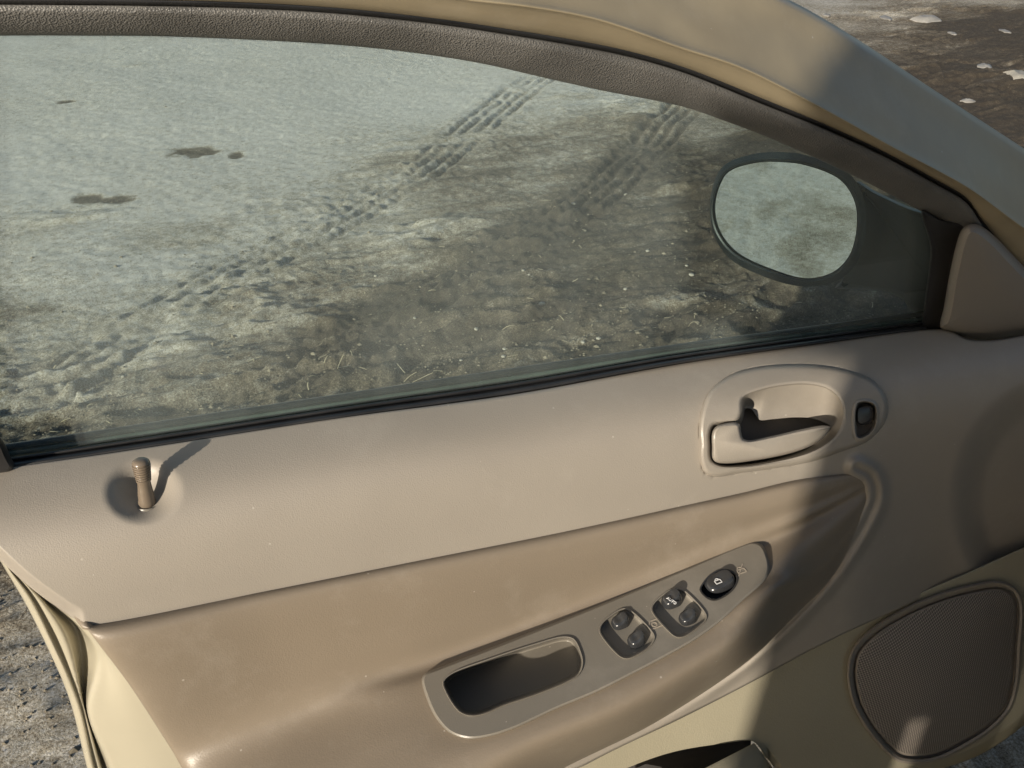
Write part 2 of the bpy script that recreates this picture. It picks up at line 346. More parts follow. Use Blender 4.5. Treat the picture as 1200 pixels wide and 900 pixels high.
ground = bpy.data.objects.new('ground', me); COL.objects.link(ground); ground['kind'] = 'structure'
def gz(x, y):
    i = np.clip(np.searchsorted(gx, x), 1, len(gx)-1); j = np.clip(np.searchsorted(gy, y), 1, len(gy)-1)
    return float(max(H[j, i], H[j-1, i-1], H[j-1, i], H[j, i-1]))

# ------------------------------------------------------------------ the car door
door = bpy.data.objects.new('car_door', None); COL.objects.link(door)
door['label'] = 'open beige car door with taupe inner panel, window and armrest switches'
door['category'] = 'car door'

# --- upper panel: profile measured below the window line
def h1(s): return -.004-.042*(1-np.exp(-np.clip(s, -.006, None)/.007))-.036*(1-np.exp(-np.clip(s, -.02, None)/.032))-.09*s
def solve(px, py, h, lo=-.35, hi=.12):
    px, py = np.broadcast_arrays(np.asarray(px, float), np.asarray(py, float))
    a = np.full(px.shape, lo); b = np.full(px.shape, hi)
    for _ in range(40):
        c = (a+b)/2; P = at_y(px, py, c); g = c-h(zbelt(P[..., 0])-P[..., 2])
        b = np.where(g > 0, c, b); a = np.where(g > 0, a, c)
    return (a+b)/2
beltB = ycurve([(-120, 570), (0, 551), (200, 521), (400, 490), (600, 462), (800, 425), (950, 404), (1083, 387), (1112, 388), (1132, 398), (1160, 400), (1200, 394), (1300, 372)])
SEAM = [(-90, 560), (-45, 612), (-12, 645), (35, 688), (66, 711), (90, 726), (112, 730), (200, 712), (300, 690), (480, 654), (660, 618), (800, 588), (930, 559), (1008, 549)]
seamC = ycurve(SEAM)
lowL = ycurve([(180, 1130), (350, 1045), (500, 975), (650, 906), (720, 870), (800, 832), (880, 791), (960, 748), (1050, 706), (1130, 672), (1200, 641), (1320, 590)])
LOWE = spline([(440, 1040), (560, 962), (650, 906), (770, 842), (880, 768), (970, 680), (1015, 612), (1027, 580), (1020, 557), (1005, 548)], 140)
BEZEL = spline([(820, 520), (819, 504), (822, 482), (832, 458), (854, 440), (882, 431), (919, 427), (962, 428), (995, 434), (1021, 444), (1036, 461), (1041, 478), (1036, 497), (1017, 517), (984, 530), (952, 541), (908, 549), (865, 555), (839, 559), (826, 554), (820, 539)], 160, True)
def y1(px, py):
    y = solve(px, py, h1)
    d = np.hypot((px-168)/44, (py-576)/37)                                  # well round the lock knob
    y = y + .021*sm(1.12, -.1, d)
    dr = dist_poly(px, py, LOWE)                                            # raised rim round the armrest's front end
    y = y - .007*np.exp(-((dr-7)/6.)**2)*sm(700, 900, px)
    y = y + .034*sm(455, 700, py)*sm(985, 1120, px)                             # front part turns under towards the footwell
    dd = np.hypot((px-1262)/146, (py-585)/148)                              # dished front corner
    y = y + .022*sm(1.04, .74, dd)
    return y
cols = np.linspace(-90, 1300, 470); nv = 130
top = beltB(cols)-2
kk = sm(330, 690, cols); sb = seamC(cols)+22*sm(96, 125, cols)
bot = np.where(cols < 330, sb, (seamC(np.minimum(cols, 1000))+22)*(1-kk)+(lowL(np.maximum(cols, 500))+9)*kk)
tt = np.linspace(0, 1, nv)[:, None]
PX = np.broadcast_to(cols, (nv, len(cols))).copy(); PY = top+(bot-top)*tt
YY = y1(PX, PY)
YY += .03*sm(16, 0, bot-PY)*sm(98, 78, PX)                          # rolled rear edge
YY[0] += .02
sheet('upper_panel', at_y(PX, PY, YY), M_upper, door, .004, drop=inside(PX, PY, inset(BEZEL, 3.5)))

# --- armrest with padded face
YS = [(96, 726), (300, 690), (480, 654), (660, 618), (800, 588), (930, 559), (1008, 550)]
TAB = [
 (YS, None),
 ([(106, 740), (303, 701), (482, 665), (662, 629), (802, 598), (932, 568), (1012, 554)], [-.098]*6+[-.092]),
 ([(119, 757), (312, 722), (486, 688), (666, 652), (804, 617), (933, 583), (1015, 558)], [-.104]*6+[-.093]),
 ([(155, 805), (332, 776), (490, 742), (665, 700), (806, 648), (936, 598), (1018, 562)], [-.104]*6+[-.093]),
 ([(205, 882), (352, 818), (492, 780), (662, 716), (805, 659), (940, 606), (1020, 567)], [-.108]*6+[-.093]),
 ([(228, 905), (372, 834), (505, 795), (672, 730), (812, 670), (945, 614), (1021, 571)], [0, 0, 0, 0, 0, 0, -.093]),
 ([(300, 960), (440, 880), (545, 835), (692, 775), (828, 715), (953, 632), (1023, 577)], [0, 0, 0, 0, 0, -.122, -.093]),
 ([(372, 1000), (520, 905), (590, 868), (722, 812), (850, 735), (963, 655), (1025, 584)], [0, 0, 0, 0, 0, -.124, -.093]),
 ([(392, 1012), (545, 922), (608, 880), (738, 824), (862, 746), (967, 664), (1026, 588)], [-.257, -.2316, -.224, -.219, -.195, -.124, -.092]),
 ([(420, 1030), (575, 945), (640, 902), (765, 841), (880, 765), (972, 676), (1027, 594)], [-.235, -.215, -.207, -.198, -.172, -.114, -.086]),
 ([(430, 1036), (580, 951), (650, 906), (771, 845), (884, 769), (975, 680), (1028, 598)], [-.17, -.16, -.15, -.14, -.115, -.098, -.076])]
PP = [at_y(*q) for q in ((495, 788, -.121), (885, 638, -.110), (555, 864, -.203))]
PN = np.cross(PP[1]-PP[0], PP[2]-PP[0]); PN /= np.linalg.norm(PN)
if PN[2] < 0: PN = -PN
PN0 = PP[0]
def on_plate(px, py, off=0.0): return at_plane(px, py, PN0, PN, off)
TIP = [((868, 573), None), ((870, 583), -.098), ((871, 600), -.104), ((874, 620), -.104), ((876, 630), -.107), ((884, 641), 0), ((898, 668), 0), ((906, 690), 0), ((913, 703), -.158), ((925, 720), -.140), ((928, 726), -.1)]
for k, (p_, y_) in enumerate(TIP):
    pts, ys = TAB[k]; pts = list(pts); pts.insert(5, p_); ys = None if ys is None else list(ys)
    if ys is not None: ys.insert(5, y_)
    TAB[k] = (pts, ys)
ctl = []
for k, (pts, ys) in enumerate(TAB):
    row = []
    for c, (x, y) in enumerate(pts):
        if ys is None: p = at_y(x, y, y1(np.array(x), np.array(y))+.012)
        elif ys[c] == 0: p = on_plate(x, y, (-.003, -.003, -.003, -.003)[min(c, 3)]-(.016 if c == 0 else .004 if c == 1 else 0))
        else: p = at_y(x, y, ys[c])
        row.append(p)
    q_ = .006 if k >= 5 else 0.
    ctl.append(np.vstack([row[0]+np.array([-.004-q_, .05, -3*q_]), row[0]+np.array([-.004-q_, .012, -2*q_])]+row))
ctl = np.array(ctl)
NU, NV = 230, 110
tmp = np.array([np.stack([np.interp(np.linspace(0, 1, NU), np.linspace(0, 1, 400), spline(r, 400)[:, k]) for k in range(3)], 1) for r in ctl])
G = np.stack([spline(tmp[:, j], NV) for j in range(NU)], 1)
CUP = spline([(519.5, 799), (528, 790), (572, 773), (627, 755), (660, 746.5), (672, 749), (680, 764), (682.6, 777), (678, 790), (663, 799), (627, 813.5), (590, 826), (568, 835.5), (553, 838), (540.5, 834.6), (531, 824.5), (521, 806)], 90, True)
BZ1 = spline([(703, 738), (706, 730), (726, 715), (734, 713.6), (742, 718), (766, 744), (766, 750), (760, 758), (742, 769), (734, 771), (726, 768), (705, 744)], 60, True)
BZ2 = spline([(764, 712), (768, 705), (788, 690.5), (798, 690.6), (806, 696), (827, 720), (827, 726), (820, 733), (802, 745), (794, 746), (787, 742), (765, 717)], 60, True)
OVAL = spline([(821, 691), (824, 684), (834, 673), (846, 668), (856, 669), (863, 675), (863, 683), (857, 692), (846, 700), (836, 703), (827, 699)], 50, True)
gpx, gpy = to_px(G)
dr = np.zeros(gpx.shape, bool)
for o_ in (CUP, BZ1, BZ2, OVAL): dr |= inside(gpx, gpy, inset(o_, -1))
sheet('armrest', G, M_vinyl, door, .003, drop=dr)

# --- switch plate on the armrest
PLATE = spline([(494, 796), (498, 789), (515, 782), (600, 749), (700, 709), (800, 667), (868, 638), (882, 634), (893, 638), (900, 652), (902, 666), (897, 680), (870, 705), (845, 728), (815, 750), (780, 770), (740, 791), (700, 811), (650, 832), (605, 853), (575, 863), (548, 866), (527, 859), (511, 842), (501, 822)], 220, True)
pl = inset(PLATE, 3.2)
top3 = on_plate(*pl.T, .0035)
hol = [on_plate(*q.T, .0035) for q in (CUP, BZ1, BZ2, OVAL)]
allv = np.vstack([top3]+hol)
tris = tessellate_polygon([[Vector(v) for v in L] for L in [top3]+hol])
n0 = len(PLATE)
V = np.vstack([allv, on_plate(*inset(PLATE, 1.0).T, .0022), on_plate(*PLATE.T, -.004)])
f = []
for t3 in tris:
    p = V[list(t3)]; nn = np.cross(p[1]-p[0], p[2]-p[0]); f.append(tuple(t3) if nn@PN > 0 else tuple(t3[::-1]))
b0 = len(allv)
area = np.sum(PLATE[:, 0]*np.roll(PLATE[:, 1], -1)-np.roll(PLATE[:, 0], -1)*PLATE[:, 1])
for i in range(n0):
    j = (i+1) % n0
    for A, B in ((0, b0), (b0, b0+n0)):
        q = (A+i, A+j, B+j, B+i); f.append(q if area < 0 else q[::-1])
plate = new_obj('switch_plate', V, f, M_plate, door); plate.data.set_sharp_from_angle(angle=R(50))
def well(name, O, depth, lip, mt, shrink=3.0, extra=None):
    L = [on_plate(*inset(O, -lip).T, .0036), on_plate(*inset(O, -lip*.5).T, .0052), on_plate(*inset(O, .6).T, .0048), on_plate(*inset(O, 1.2).T, .0015)]
    for k in np.linspace(.2, 1, 6): L.append(on_plate(*inset(O, 1.2+shrink*k**2).T, .0015-depth*math.sin(k*math.pi/2)))
    return rings(name, L, mt, plate)
well('pull_cup', CUP, .034, 1.3, M_plate, 4.0)
well('switch_bezel', BZ1, .0035, 1.4, M_plate, 5)
well('switch_bezel', BZ2, .0035, 1.4, M_plate, 5)
well('lock_switch_bezel', OVAL, .006, 1.4, M_black, 2)
# directions lying in the plate
ex = on_plate(860., 660.)-on_plate(520., 790.); ex -= PN*(ex@PN); ex /= np.linalg.norm(ex); ey = np.cross(PN, ex)
def rocker(name, px, py, a, b, hgt, mt, tilt=.35, base=-.0015):
    """rocker button: oval pad, domed, one end scooped"""
    c = on_plate(float(px), float(py), base); L = []
    for k, (s, z) in enumerate([(1, -.002), (1, .35), (.93, .75), (.78, .95), (.5, 1.0), (.2, .93)]):
        th = np.linspace(0, 2*math.pi, 36, endpoint=False)
        u = np.sign(np.cos(th))*np.abs(np.cos(th))**.7*a*s; v = np.sign(np.sin(th))*np.abs(np.sin(th))**.7*b*s
        hz = hgt*z*(1+tilt*u/a) - .0012*(s < .9)*np.exp(-((u/a+.15)/.35)**2)
        L.append(c+u[:, None]*ex+v[:, None]*ey+hz[:, None]*PN)
    return rings(name, L, mt, plate)
for (px, py) in ((727, 731), (746, 752), (806, 726)): rocker('window_switch', px, py, .0084, .0066, .0085, M_black)
rocker('window_switch', 787, 706, .0096, .0074, .0105, M_black)
rocker('lock_switch', 843, 685, .0150, .0100, .009, M_black)
def text(body, px, py, size, mt, off, parent, xdir=None, ext=.0003):
    cu = bpy.data.curves.new('lettering', 'FONT'); cu.body = body; cu.size = size; cu.align_x = 'CENTER'; cu.align_y = 'CENTER'; cu.extrude = ext
    o = bpy.data.objects.new('tmp', cu); COL.objects.link(o)
    dg = bpy.context.evaluated_depsgraph_get(); me = bpy.data.meshes.new_from_object(o.evaluated_get(dg))
    bpy.data.objects.remove(o); xx = ex if xdir is None else xdir; yy = np.cross(PN, xx)
    mw = Matrix((tuple(xx), tuple(yy), tuple(PN))).transposed().to_4x4(); mw.translation = Vector(on_plate(float(px), float(py), off))
    me.transform(mw); me.materials.clear(); me.materials.append(mt)
    t = bpy.data.objects.new('lettering', me); COL.objects.link(t); t.parent = parent; return t
dtx = on_plate(792., 709.)-on_plate(780., 701.); dtx /= np.linalg.norm(dtx)
text('AUTO', 787, 704, .0040, M_white, .0090, plate, dtx)
def icon(name, segs, px, py, mt, off, r=.0005, scale=1.0):
    """small moulded symbol made of strokes in the plate's own directions"""
    c = on_plate(float(px), float(py), off); V = []; F = []
    for (x1, y1_, x2, y2_) in segs:
        a = np.array([x1, y1_])*scale; b = np.array([x2, y2_])*scale; t = b-a; t /= np.linalg.norm(t)+1e-9; n = np.array([-t[1], t[0]])*r
        k = len(V)
        for z in (0, .0005):
            for p in (a+n, b+n, b-n, a-n): V.append(c+p[0]*ex+p[1]*ey+z*PN)
        F += [(k+4, k+7, k+6, k+5), (k, k+1, k+5, k+4), (k+1, k+2, k+6, k+5), (k+2, k+3, k+7, k+6), (k+3, k, k+4, k+7)]
        F[-5] = F[-5][::-1]
    return new_obj(name, V, F, mt, plate, False)
arc_ = lambda cx, cy, r, a0, a1, n: [(cx+r*math.cos(a0+(a1-a0)*i/n), cy+r*math.sin(a0+(a1-a0)*i/n), cx+r*math.cos(a0+(a1-a0)*(i+1)/n), cy+r*math.sin(a0+(a1-a0)*(i+1)/n)) for i in range(n)]
M_emb = mat('worn_moulded_symbol', (.33, .285, .23), .45)
icon('window_symbol', [(-.006, -.004, .006, -.004), (.006, -.004, .006, .002), (-.006, -.004, -.006, 0), (-.006, 0, -.002, .005), (-.002, .005, .006, .005), (.006, .005, .006, .002)]+arc_(0, 0, .0025, 0, 6.28, 8), 767, 732, M_emb, .0036)
icon('lock_symbol', [(-.004, -.004, .004, -.004), (.004, -.004, .004, .001), (.004, .001, -.004, .001), (-.004, .001, -.004, -.004)]+arc_(0, .001, .0028, 0, 3.14, 6)+[(-.006, -.006, .006, .006)], 868, 668, M_emb, .0036)
icon('lock_symbol', [(-.003, -.003, .003, -.003), (.003, -.003, .003, .001), (.003, .001, -.003, .001), (-.003, .001, -.003, -.003)]+arc_(0, .001, .002, 0, 3.14, 6), 841, 681, M_white, .0066, .00035)

# --- inner door handle
def on1(P, off): P = np.asarray(P, float); return at_y(P[:, 0], P[:, 1], y1(P[:, 0], P[:, 1])+off)
BOWL = spline([(832, 520), (832, 508), (836, 498), (850, 495), (864, 493), (869, 485), (871, 467), (891, 458), (921, 452), (947, 451), (969, 456), (982, 467), (987, 482), (984, 500), (973, 515), (952, 528), (908, 540), (865, 546), (843, 545), (834, 539)], 160, True)
HOLE = spline([(836, 522), (837, 512), (842, 505), (855, 501), (866, 498), (871, 488), (873, 479), (880, 479), (887, 488), (890, 492), (906, 491), (930, 489), (950, 490), (966, 495), (973, 500), (960, 512), (908, 534), (866, 541), (845, 540), (838, 535)], 160, True)
LK = spline([(1003, 478), (1006, 472), (1018, 471), (1025, 475), (1027, 486), (1025, 500), (1016, 510), (1005, 513), (1002, 500)], 40, True)
bl = [on1(BEZEL, .006), on1(BEZEL, -.001), on1(inset(BEZEL, 2.5), -.0045), on1(inset(BEZEL, 5), -.0055)]
for k in np.linspace(0, 1, 16): bl.append(on1((1-k)*inset(BEZEL, 6)+k*inset(BOWL, -4), -.0055))
bl += [on1(inset(BOWL, -1.5), -.0045), on1(BOWL, -.001)]
bez = rings('handle_bezel', bl, M_upper, door, cap=False, cut=LK)
bw = [on1(BOWL, -.001)]
for k in np.linspace(.12, 1, 8): bw.append(on1(BOWL*(1-k)+HOLE*k, -.001+.024*math.sin(k*math.pi/2)))
bw += [on1(inset(HOLE, .5), .034)]
rings('finger_recess', bw, M_upper, bez, cap=False)
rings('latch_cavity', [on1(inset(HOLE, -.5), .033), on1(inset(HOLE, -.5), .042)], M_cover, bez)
LEV = spline([(833.5, 525), (834, 506), (840, 498), (866, 495), (869, 503), (871, 513), (876, 515), (905, 510), (940, 502), (966, 498), (974, 500), (968, 511), (955, 521), (930, 531), (887, 540), (850, 544), (838, 542), (834, 537)], 120, True)
LEV = spline(LEV[::2], 120, True)
lv = [on1(inset(LEV, 1), .03), on1(inset(LEV, .8), -.003), on1(inset(LEV, 1.6), -.0075), on1(inset(LEV, 3.2), -.0098), on1(inset(LEV, 5), -.0105)]
rings('handle_lever', lv, M_upper, bez)
rings('lock_slot', [on1(inset(LK, -4), -.0050), on1(inset(LK, -3), -.0063), on1(inset(LK, -.5), -.0068), on1(LK, -.006), on1(inset(LK, 2), .004), on1(inset(LK, 3), .012)], M_upper, bez)
LB = spline([(1005, 478), (1012, 475), (1022, 476), (1024, 486), (1021, 495), (1012, 498), (1005, 496)], 30, True)
rings('lock_button', [on1(LB, .01), on1(LB, -.001), on1(inset(LB, 2), -.004), on1(inset(LB, 5), -.0045)], M_black, bez)

# --- lock knob
kb = at_y(173, 593, float(y1(np.array(173.), np.array(588.)))-.004); kt = at_y(164.5, 538, kb[1]+.006)
ax = kt-kb; KL = np.linalg.norm(ax); ax /= KL; kx = np.cross(ax, [0, 1, 0]); kx /= np.linalg.norm(kx); ky = np.cross(ax, kx)
prof = [(-.3, .0056), (0, .0058), (.05, .0066), (.10, .0068), (.16, .0062), (.28, .0060), (.40, .0054), (.52, .0050)]
for i in range(7): z = .56+i*.05; prof += [(z, .0058+.0002*i), (z+.022, .0058+.0002*i), (z+.026, .0051+.0002*i), (z+.044, .0051+.0002*i)]
prof += [(.92, .0068), (.96, .0062), (.99, .0046), (1.0, .0022)]
th = np.linspace(0, 2*math.pi, 28, endpoint=False)
rings('lock_knob', [kb+ax*KL*z+(np.cos(th)*r)[:, None]*kx+(np.sin(th)*r)[:, None]*ky for z, r in prof], mat('bronze_satin_plastic', (.17, .135, .10), .25, .6), door)
rings('knob_grommet', [kb+ax*KL*z+(np.cos(th)*r)[:, None]*kx+(np.sin(th)*r)[:, None]*ky for z, r in [(-.3, .0095), (.02, .0095), (.05, .0088), (.04, .007), (-.1, .0066)]], M_plate, door, cap=False)

# --- lower panel, speaker, map pocket
def h4(s): return -.088-.25*(s-.36)
def on4(P, off=0.0): P = np.asarray(P, float); return at_y(P[:, 0], P[:, 1], solve(P[:, 0], P[:, 1], h4)+off)
SPK = spline([(995, 787), (1000, 763), (1020, 740), (1060, 715), (1100, 698), (1140, 687), (1170, 683), (1188, 690), (1197, 707), (1195, 760), (1192, 800), (1183, 830), (1163, 853), (1133, 873), (1100, 889), (1077, 893), (1053, 890), (1033, 873), (1013, 847), (1000, 820)], 160, True)
cols = np.linspace(200, 1330, 380); nv = 110
top = lowL(cols)
botc = ycurve([(180, 1250), (330, 1110), (480, 1010), (640, 945), (735, 900), (790, 881), (850, 871), (880, 868), (886, 871), (907, 899), (935, 932), (1000, 928), (1060, 912), (1100, 902), (1150, 884), (1200, 850), (1240, 812), (1330, 720)])
bot = botc(cols)
tt = np.linspace(0, 1, nv)[:, None]
PX = np.broadcast_to(cols, (nv, len(cols))).copy(); PY = top-1+(bot-top+1)*tt
YY = solve(PX, PY, h4); YY[0] += .02; YY += .014*sm(14, 0, (bot-PY))*(PX > 900)
sheet('lower_panel', at_y(PX, PY, YY), M_lower, door, .004, drop=inside(PX, PY, inset(SPK, 4)))
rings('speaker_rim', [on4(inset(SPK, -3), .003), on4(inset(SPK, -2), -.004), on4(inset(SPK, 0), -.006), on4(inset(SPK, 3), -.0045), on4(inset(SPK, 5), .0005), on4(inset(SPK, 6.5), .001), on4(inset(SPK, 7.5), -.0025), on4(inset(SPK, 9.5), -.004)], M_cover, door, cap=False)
ce = SPK.mean(0); S0 = inset(SPK, 9.5); LL = [on4(S0, -.004)]
for k in np.linspace(.92, .03, 14): LL.append(on4(ce+(S0-ce)*k, -.004-.012*(1-k*k)))
rings('speaker_grille', LL, M_speaker, door)
# pocket: back wall, bulged front wall and end
def aty(P): P = np.asarray(P, float); return at_y(P[:, 0], P[:, 1], P[:, 2])
rim = spline([(884, 870.5, -.122), (868, 879, -.131), (846, 890, -.140), (815, 906, -.150), (770, 930, -.158), (690, 975, -.165)], 40)
base = spline([(905, 899, -.125), (905, 915, -.134), (898, 940, -.144), (880, 975, -.152), (840, 1010, -.16), (760, 1060, -.165)], 40)
mid = rim*.5+base*.5; mid[:, 2] -= .01
back = np.c_[spline(np.array([(880, 869), (850, 872), (790, 882), (735, 901), (640, 946), (560, 985)], float), 40), np.full(40, -.10)]
gp = np.array([aty(q) for q in (base, mid, rim+np.array([0, .5, -.001]), rim, rim+np.array([-1, .5, .005]), rim+np.array([-2, 5, .006]))])
sheet('map_pocket', gp, M_lower, door, .003)
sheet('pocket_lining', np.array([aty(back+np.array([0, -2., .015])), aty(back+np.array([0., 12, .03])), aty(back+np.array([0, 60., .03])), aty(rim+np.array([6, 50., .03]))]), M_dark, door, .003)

# --- painted door shell at the rear edge
SH = [([(-10, 640), (6, 667), (29, 706), (58, 764), (81, 819), (101, 897), (130, 1010), (190, 1260)], .020),
      ([(-9, 641), (7, 667.5), (30.5, 706), (59.5, 764), (82.5, 819), (102.5, 897), (131, 1010), (191, 1260)], .012),
      ([(-4, 645), (12, 669), (34, 698), (64, 758), (91, 822), (109, 897), (138, 1010), (200, 1260)], .008),
      ([(-3, 646), (14, 670), (35.5, 698), (66, 758), (93, 822), (111, 897), (140, 1010), (202, 1260)], .013),
      ([(0, 650), (20, 674), (48, 704), (76, 748), (97, 826), (116, 897), (148, 1010), (212, 1260)], .009),
      ([(10, 654), (32, 680), (60, 708), (90, 738), (101, 829), (122, 897), (158, 1010), (226, 1260)], .026),
      ([(16, 660), (44, 688), (76, 716), (117, 768), (105, 832), (130, 897), (170, 1010), (245, 1260)], -.010),
      ([(20, 660), (52, 692), (84, 718), (124, 774), (112, 836), (137, 897), (180, 1010), (265, 1260)], -.012),
      ([(40, 670), (80, 706), (104, 726), (130, 770), (150, 830), (176, 897), (235, 1010), (370, 1260)], -.022),
      ([(60, 670), (110, 715), (126, 735), (150, 765), (190, 820), (240, 897), (330, 1010), (520, 1260)], -.030)]
rows = []
for pts, yv in SH:
    p = spline(np.array(pts, float), 90); rows.append(at_y(p[:, 0], p[:, 1], np.full(90, yv)))
rows = np.array(rows); G = np.stack([spline(rows[:, j], 60) for j in range(90)], 1)
sheet('door_shell', G, M_paint, door, .0015)
ed_ = rows[0]; zz = np.linspace(.30, .925, 40); o_ = np.argsort(ed_[:, 2]); xl = np.interp(zz, ed_[o_, 2], ed_[o_, 0])+.004
G = np.array([[(xl[k]*(1-t)+1.24*t, .040+.030*math.sin(math.pi*min(1, (zz[k]-.2)/.85))*min(1, t*8+.25), zz[k]) for t in np.linspace(0, 1, 40)] for k in range(40)])
sheet('outer_skin', G, M_paint, door, .0015)

# --- window glass and belt seals
cA = ycurve([(-160, 46), (0, 42), (100, 42), (200, 43), (400, 53), (500, 64), (567, 75), (633, 90), (700, 105), (800, 125), (850, 142), (900, 161), (1000, 206), (1067, 241), (1105, 262), (1160, 300)])
cB = ycurve([(-160, 5), (0, 5), (200, 7), (300, 10), (400, 16), (520, 29), (600, 41), (667, 52), (733, 65), (800, 84), (900, 124), (967, 151), (1033, 181), (1100, 217), (1133, 237), (1150, 262), (1180, 302), (1215, 345), (1300, 440)])
cR = ycurve([(-160, -52), (0, -47), (200, -40), (400, -22), (550, 0), (620, 8), (700, 23), (800, 57), (867, 79), (950, 120), (1050, 175), (1100, 201), (1137, 222), (1200, 268), (1300, 335)])
cT = ycurve([(-160, -190), (0, -185), (400, -150), (700, -78), (850, -30), (925, 0), (1000, 43), (1100, 109), (1200, 174), (1300, 240)])
cS = ycurve([(-160, 543), (0, 521), (200, 491), (400, 461), (600, 431), (800, 402), (950, 382), (1070, 366), (1100, 362)])
cols = np.linspace(-150, 1100, 160)
G = np.array([at_lean(cols, cA(cols)-12+(beltB(cols)-2-cA(cols)+12)*t, np.zeros(160)) for t in np.linspace(0, 1, 40)])
pane = sheet('window_glass', G, M_glass, door, .0038)
def strip(name, c0, c1, fr, offs, mt, x0, x1, n=200, fn=at_lean, thick=.002):
    c = np.linspace(x0, x1, n)
    return sheet(name, np.array([fn(c, c0(c)+(c1(c)-c0(c))*a, np.full(n, o)) for a, o in zip(fr, offs)]), mt, door, thick)
bs = lambda t: (lambda x: cS(x)*(1-t)+beltB(x)*t)
M_outer = mat('green_grey_moulding', (.07, .085, .07), .3, .5, var=(12, .2))
strip('outer_belt_seal', cS, beltB, [0, .04, .25, .3, .5, .6], [.03, .016, .010, .014, .006, .012], M_rubber, -150, 1098)
strip('outer_belt_moulding', cS, beltB, [.28, .34, .48, .58, .60], [.012, .0085, .006, .006, .02], M_outer, -150, 1090)
strip('inner_belt_seal', cS, beltB, [.56, .58, .64, .70, .72, .75, .84, .95, 1.04], [-.001, -.007, -.011, -.010, -.007, -.012, -.018, -.022, -.018], M_rubber, -150, 1086)
# --- black inner trim, rubber lip and painted frame round the window
strip('window_trim', cA, cB, [0, .02, .12, .4, .7, .95, 1.0], [.0, -.006, -.011, -.017, -.021, -.022, -.012], M_trim, -160, 1150, 260, thick=.0)
dn = lambda c, d: (lambda x: c(x)+d)
strip('frame_lip_seal', dn(cB, -9), dn(cB, 2), [0, .3, .6, 1], [-.012, -.020, -.018, -.010], M_rubber, -160, 1200, 260)
c = np.linspace(-160, 1300, 280); rows = []
for a, o in zip([0, .08, .3, .6, .85], [-.010, -.020, -.024, -.027, -.029]): rows.append(at_lean(c, (cB(c)-4)*(1-a)+cR(c)*a, np.full(280, o)))
for a, o in zip([-.012, .0, .012, .03, .06, .12, .25, .45, .65, .8, .88, .91, .93, .97, 1.0], [-.031, -.0325, -.032, -.029, -.026, -.021, -.012, .004, .020, .030, .035, .0375, .039, .046, .062]): rows.append(at_lean(c, cR(c)*(1-a)+cT(c)*a, np.full(280, o)))
sheet('window_frame', np.array(rows), M_frame, door, .0015)
# --- front corner: seal and cover
CS = spline([(1080, 246), (1105, 258), (1132, 262), (1124, 285), (1112, 340), (1106, 386), (1094, 389), (1082, 387), (1084, 350), (1090, 290)], 60, True)
lo = lambda P, o: at_lean(P[:, 0], P[:, 1], np.full(len(P), o))
rings('corner_seal', [lo(CS, .004), lo(CS, -.010), lo(inset(CS, 2), -.014), lo(inset(CS, 6), -.015)], M_rubber, door)
CV = spline([(1102, 384), (1106, 360), (1112, 325), (1121, 285), (1127, 269), (1137, 262), (1150, 265), (1168, 279), (1190, 302), (1230, 345), (1262, 385), (1240, 392), (1200, 394), (1160, 398), (1130, 395), (1112, 389)], 90, True)
cc = CV.mean(0); L = [lo(CV, -.008), lo(CV, -.024), lo(inset(CV, 2), -.031), lo(inset(CV, 5), -.036), lo(inset(CV, 10), -.041)]
C2 = inset(CV, 10)
for k in (.8, .55, .3, .08): L.append(lo(cc+(C2-cc)*k, -.041-.003*(1-k*k)))
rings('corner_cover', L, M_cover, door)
py_ = np.linspace(-40, 575, 60); xr = np.interp(py_, [-40, 60, 300, 575], [-150, -140, -112, -70])
sheet('rear_window_post', np.array([at_lean(xr+d_, py_, np.full(60, o)) for d_, o in ((46, .004), (44, -.014), (20, -.024), (0, -.028), (-30, -.020), (-45, .03))]), M_frame, door, .0015)
RB = spline([(-40, 500), (-10, 505), (2, 514), (12, 534), (18, 548), (14, 555), (0, 558), (-30, 562)], 40, True)
rings('rear_frame_foot', [lo(RB, .002), lo(RB, -.018), lo(inset(RB, 3), -.026), lo(inset(RB, 7), -.030)], M_rubber, door)

# --- side mirror outside the window
mc = at_y(920, 258, .16)
vd = mc-CAM; vd /= np.linalg.norm(vd)
wd = np.array([-.90, .06, -.34]); wd /= np.linalg.norm(wd)
MN = wd-vd; MN /= np.linalg.norm(MN)
om = lambda P, o=0.: at_plane(P[:, 0], P[:, 1], mc, MN, o)
MG = spline([(836, 245), (841, 220), (853, 201), (885, 190), (915, 189), (945, 193), (985, 210), (1002, 235), (1005, 265), (996, 300), (976, 320), (945, 327), (905, 317), (860, 295), (841, 270)], 90, True)
MR = spline([(832, 244), (836, 216), (848, 194), (880, 181), (915, 178), (950, 183), (992, 200), (1012, 232), (1015, 266), (1005, 306), (983, 328), (945, 336), (900, 326), (855, 303), (836, 274)], 90, True)
mb = MR.mean(0); mr = om(MR); mcen = mr.mean(0)
bk = np.array([.55, .8, -.32]); bk /= np.linalg.norm(bk)
hs = [om(inset(MG, -.5), -.004), om(inset(MG, -1), .003), om(inset(MG, -3), .004), mr]
for k, s in ((.012, 1.0), (.05, .95), (.085, .83), (.11, .6), (.12, .28)): hs.append(mcen+(mr-mcen)*s+bk*k)
mir = rings('side_mirror', hs, M_mhouse, door)
rings('mirror_glass', [om(MG, -.006), om(MG, -.001), om(inset(MG, 1), 0.)], M_mirror, mir, smooth=False)
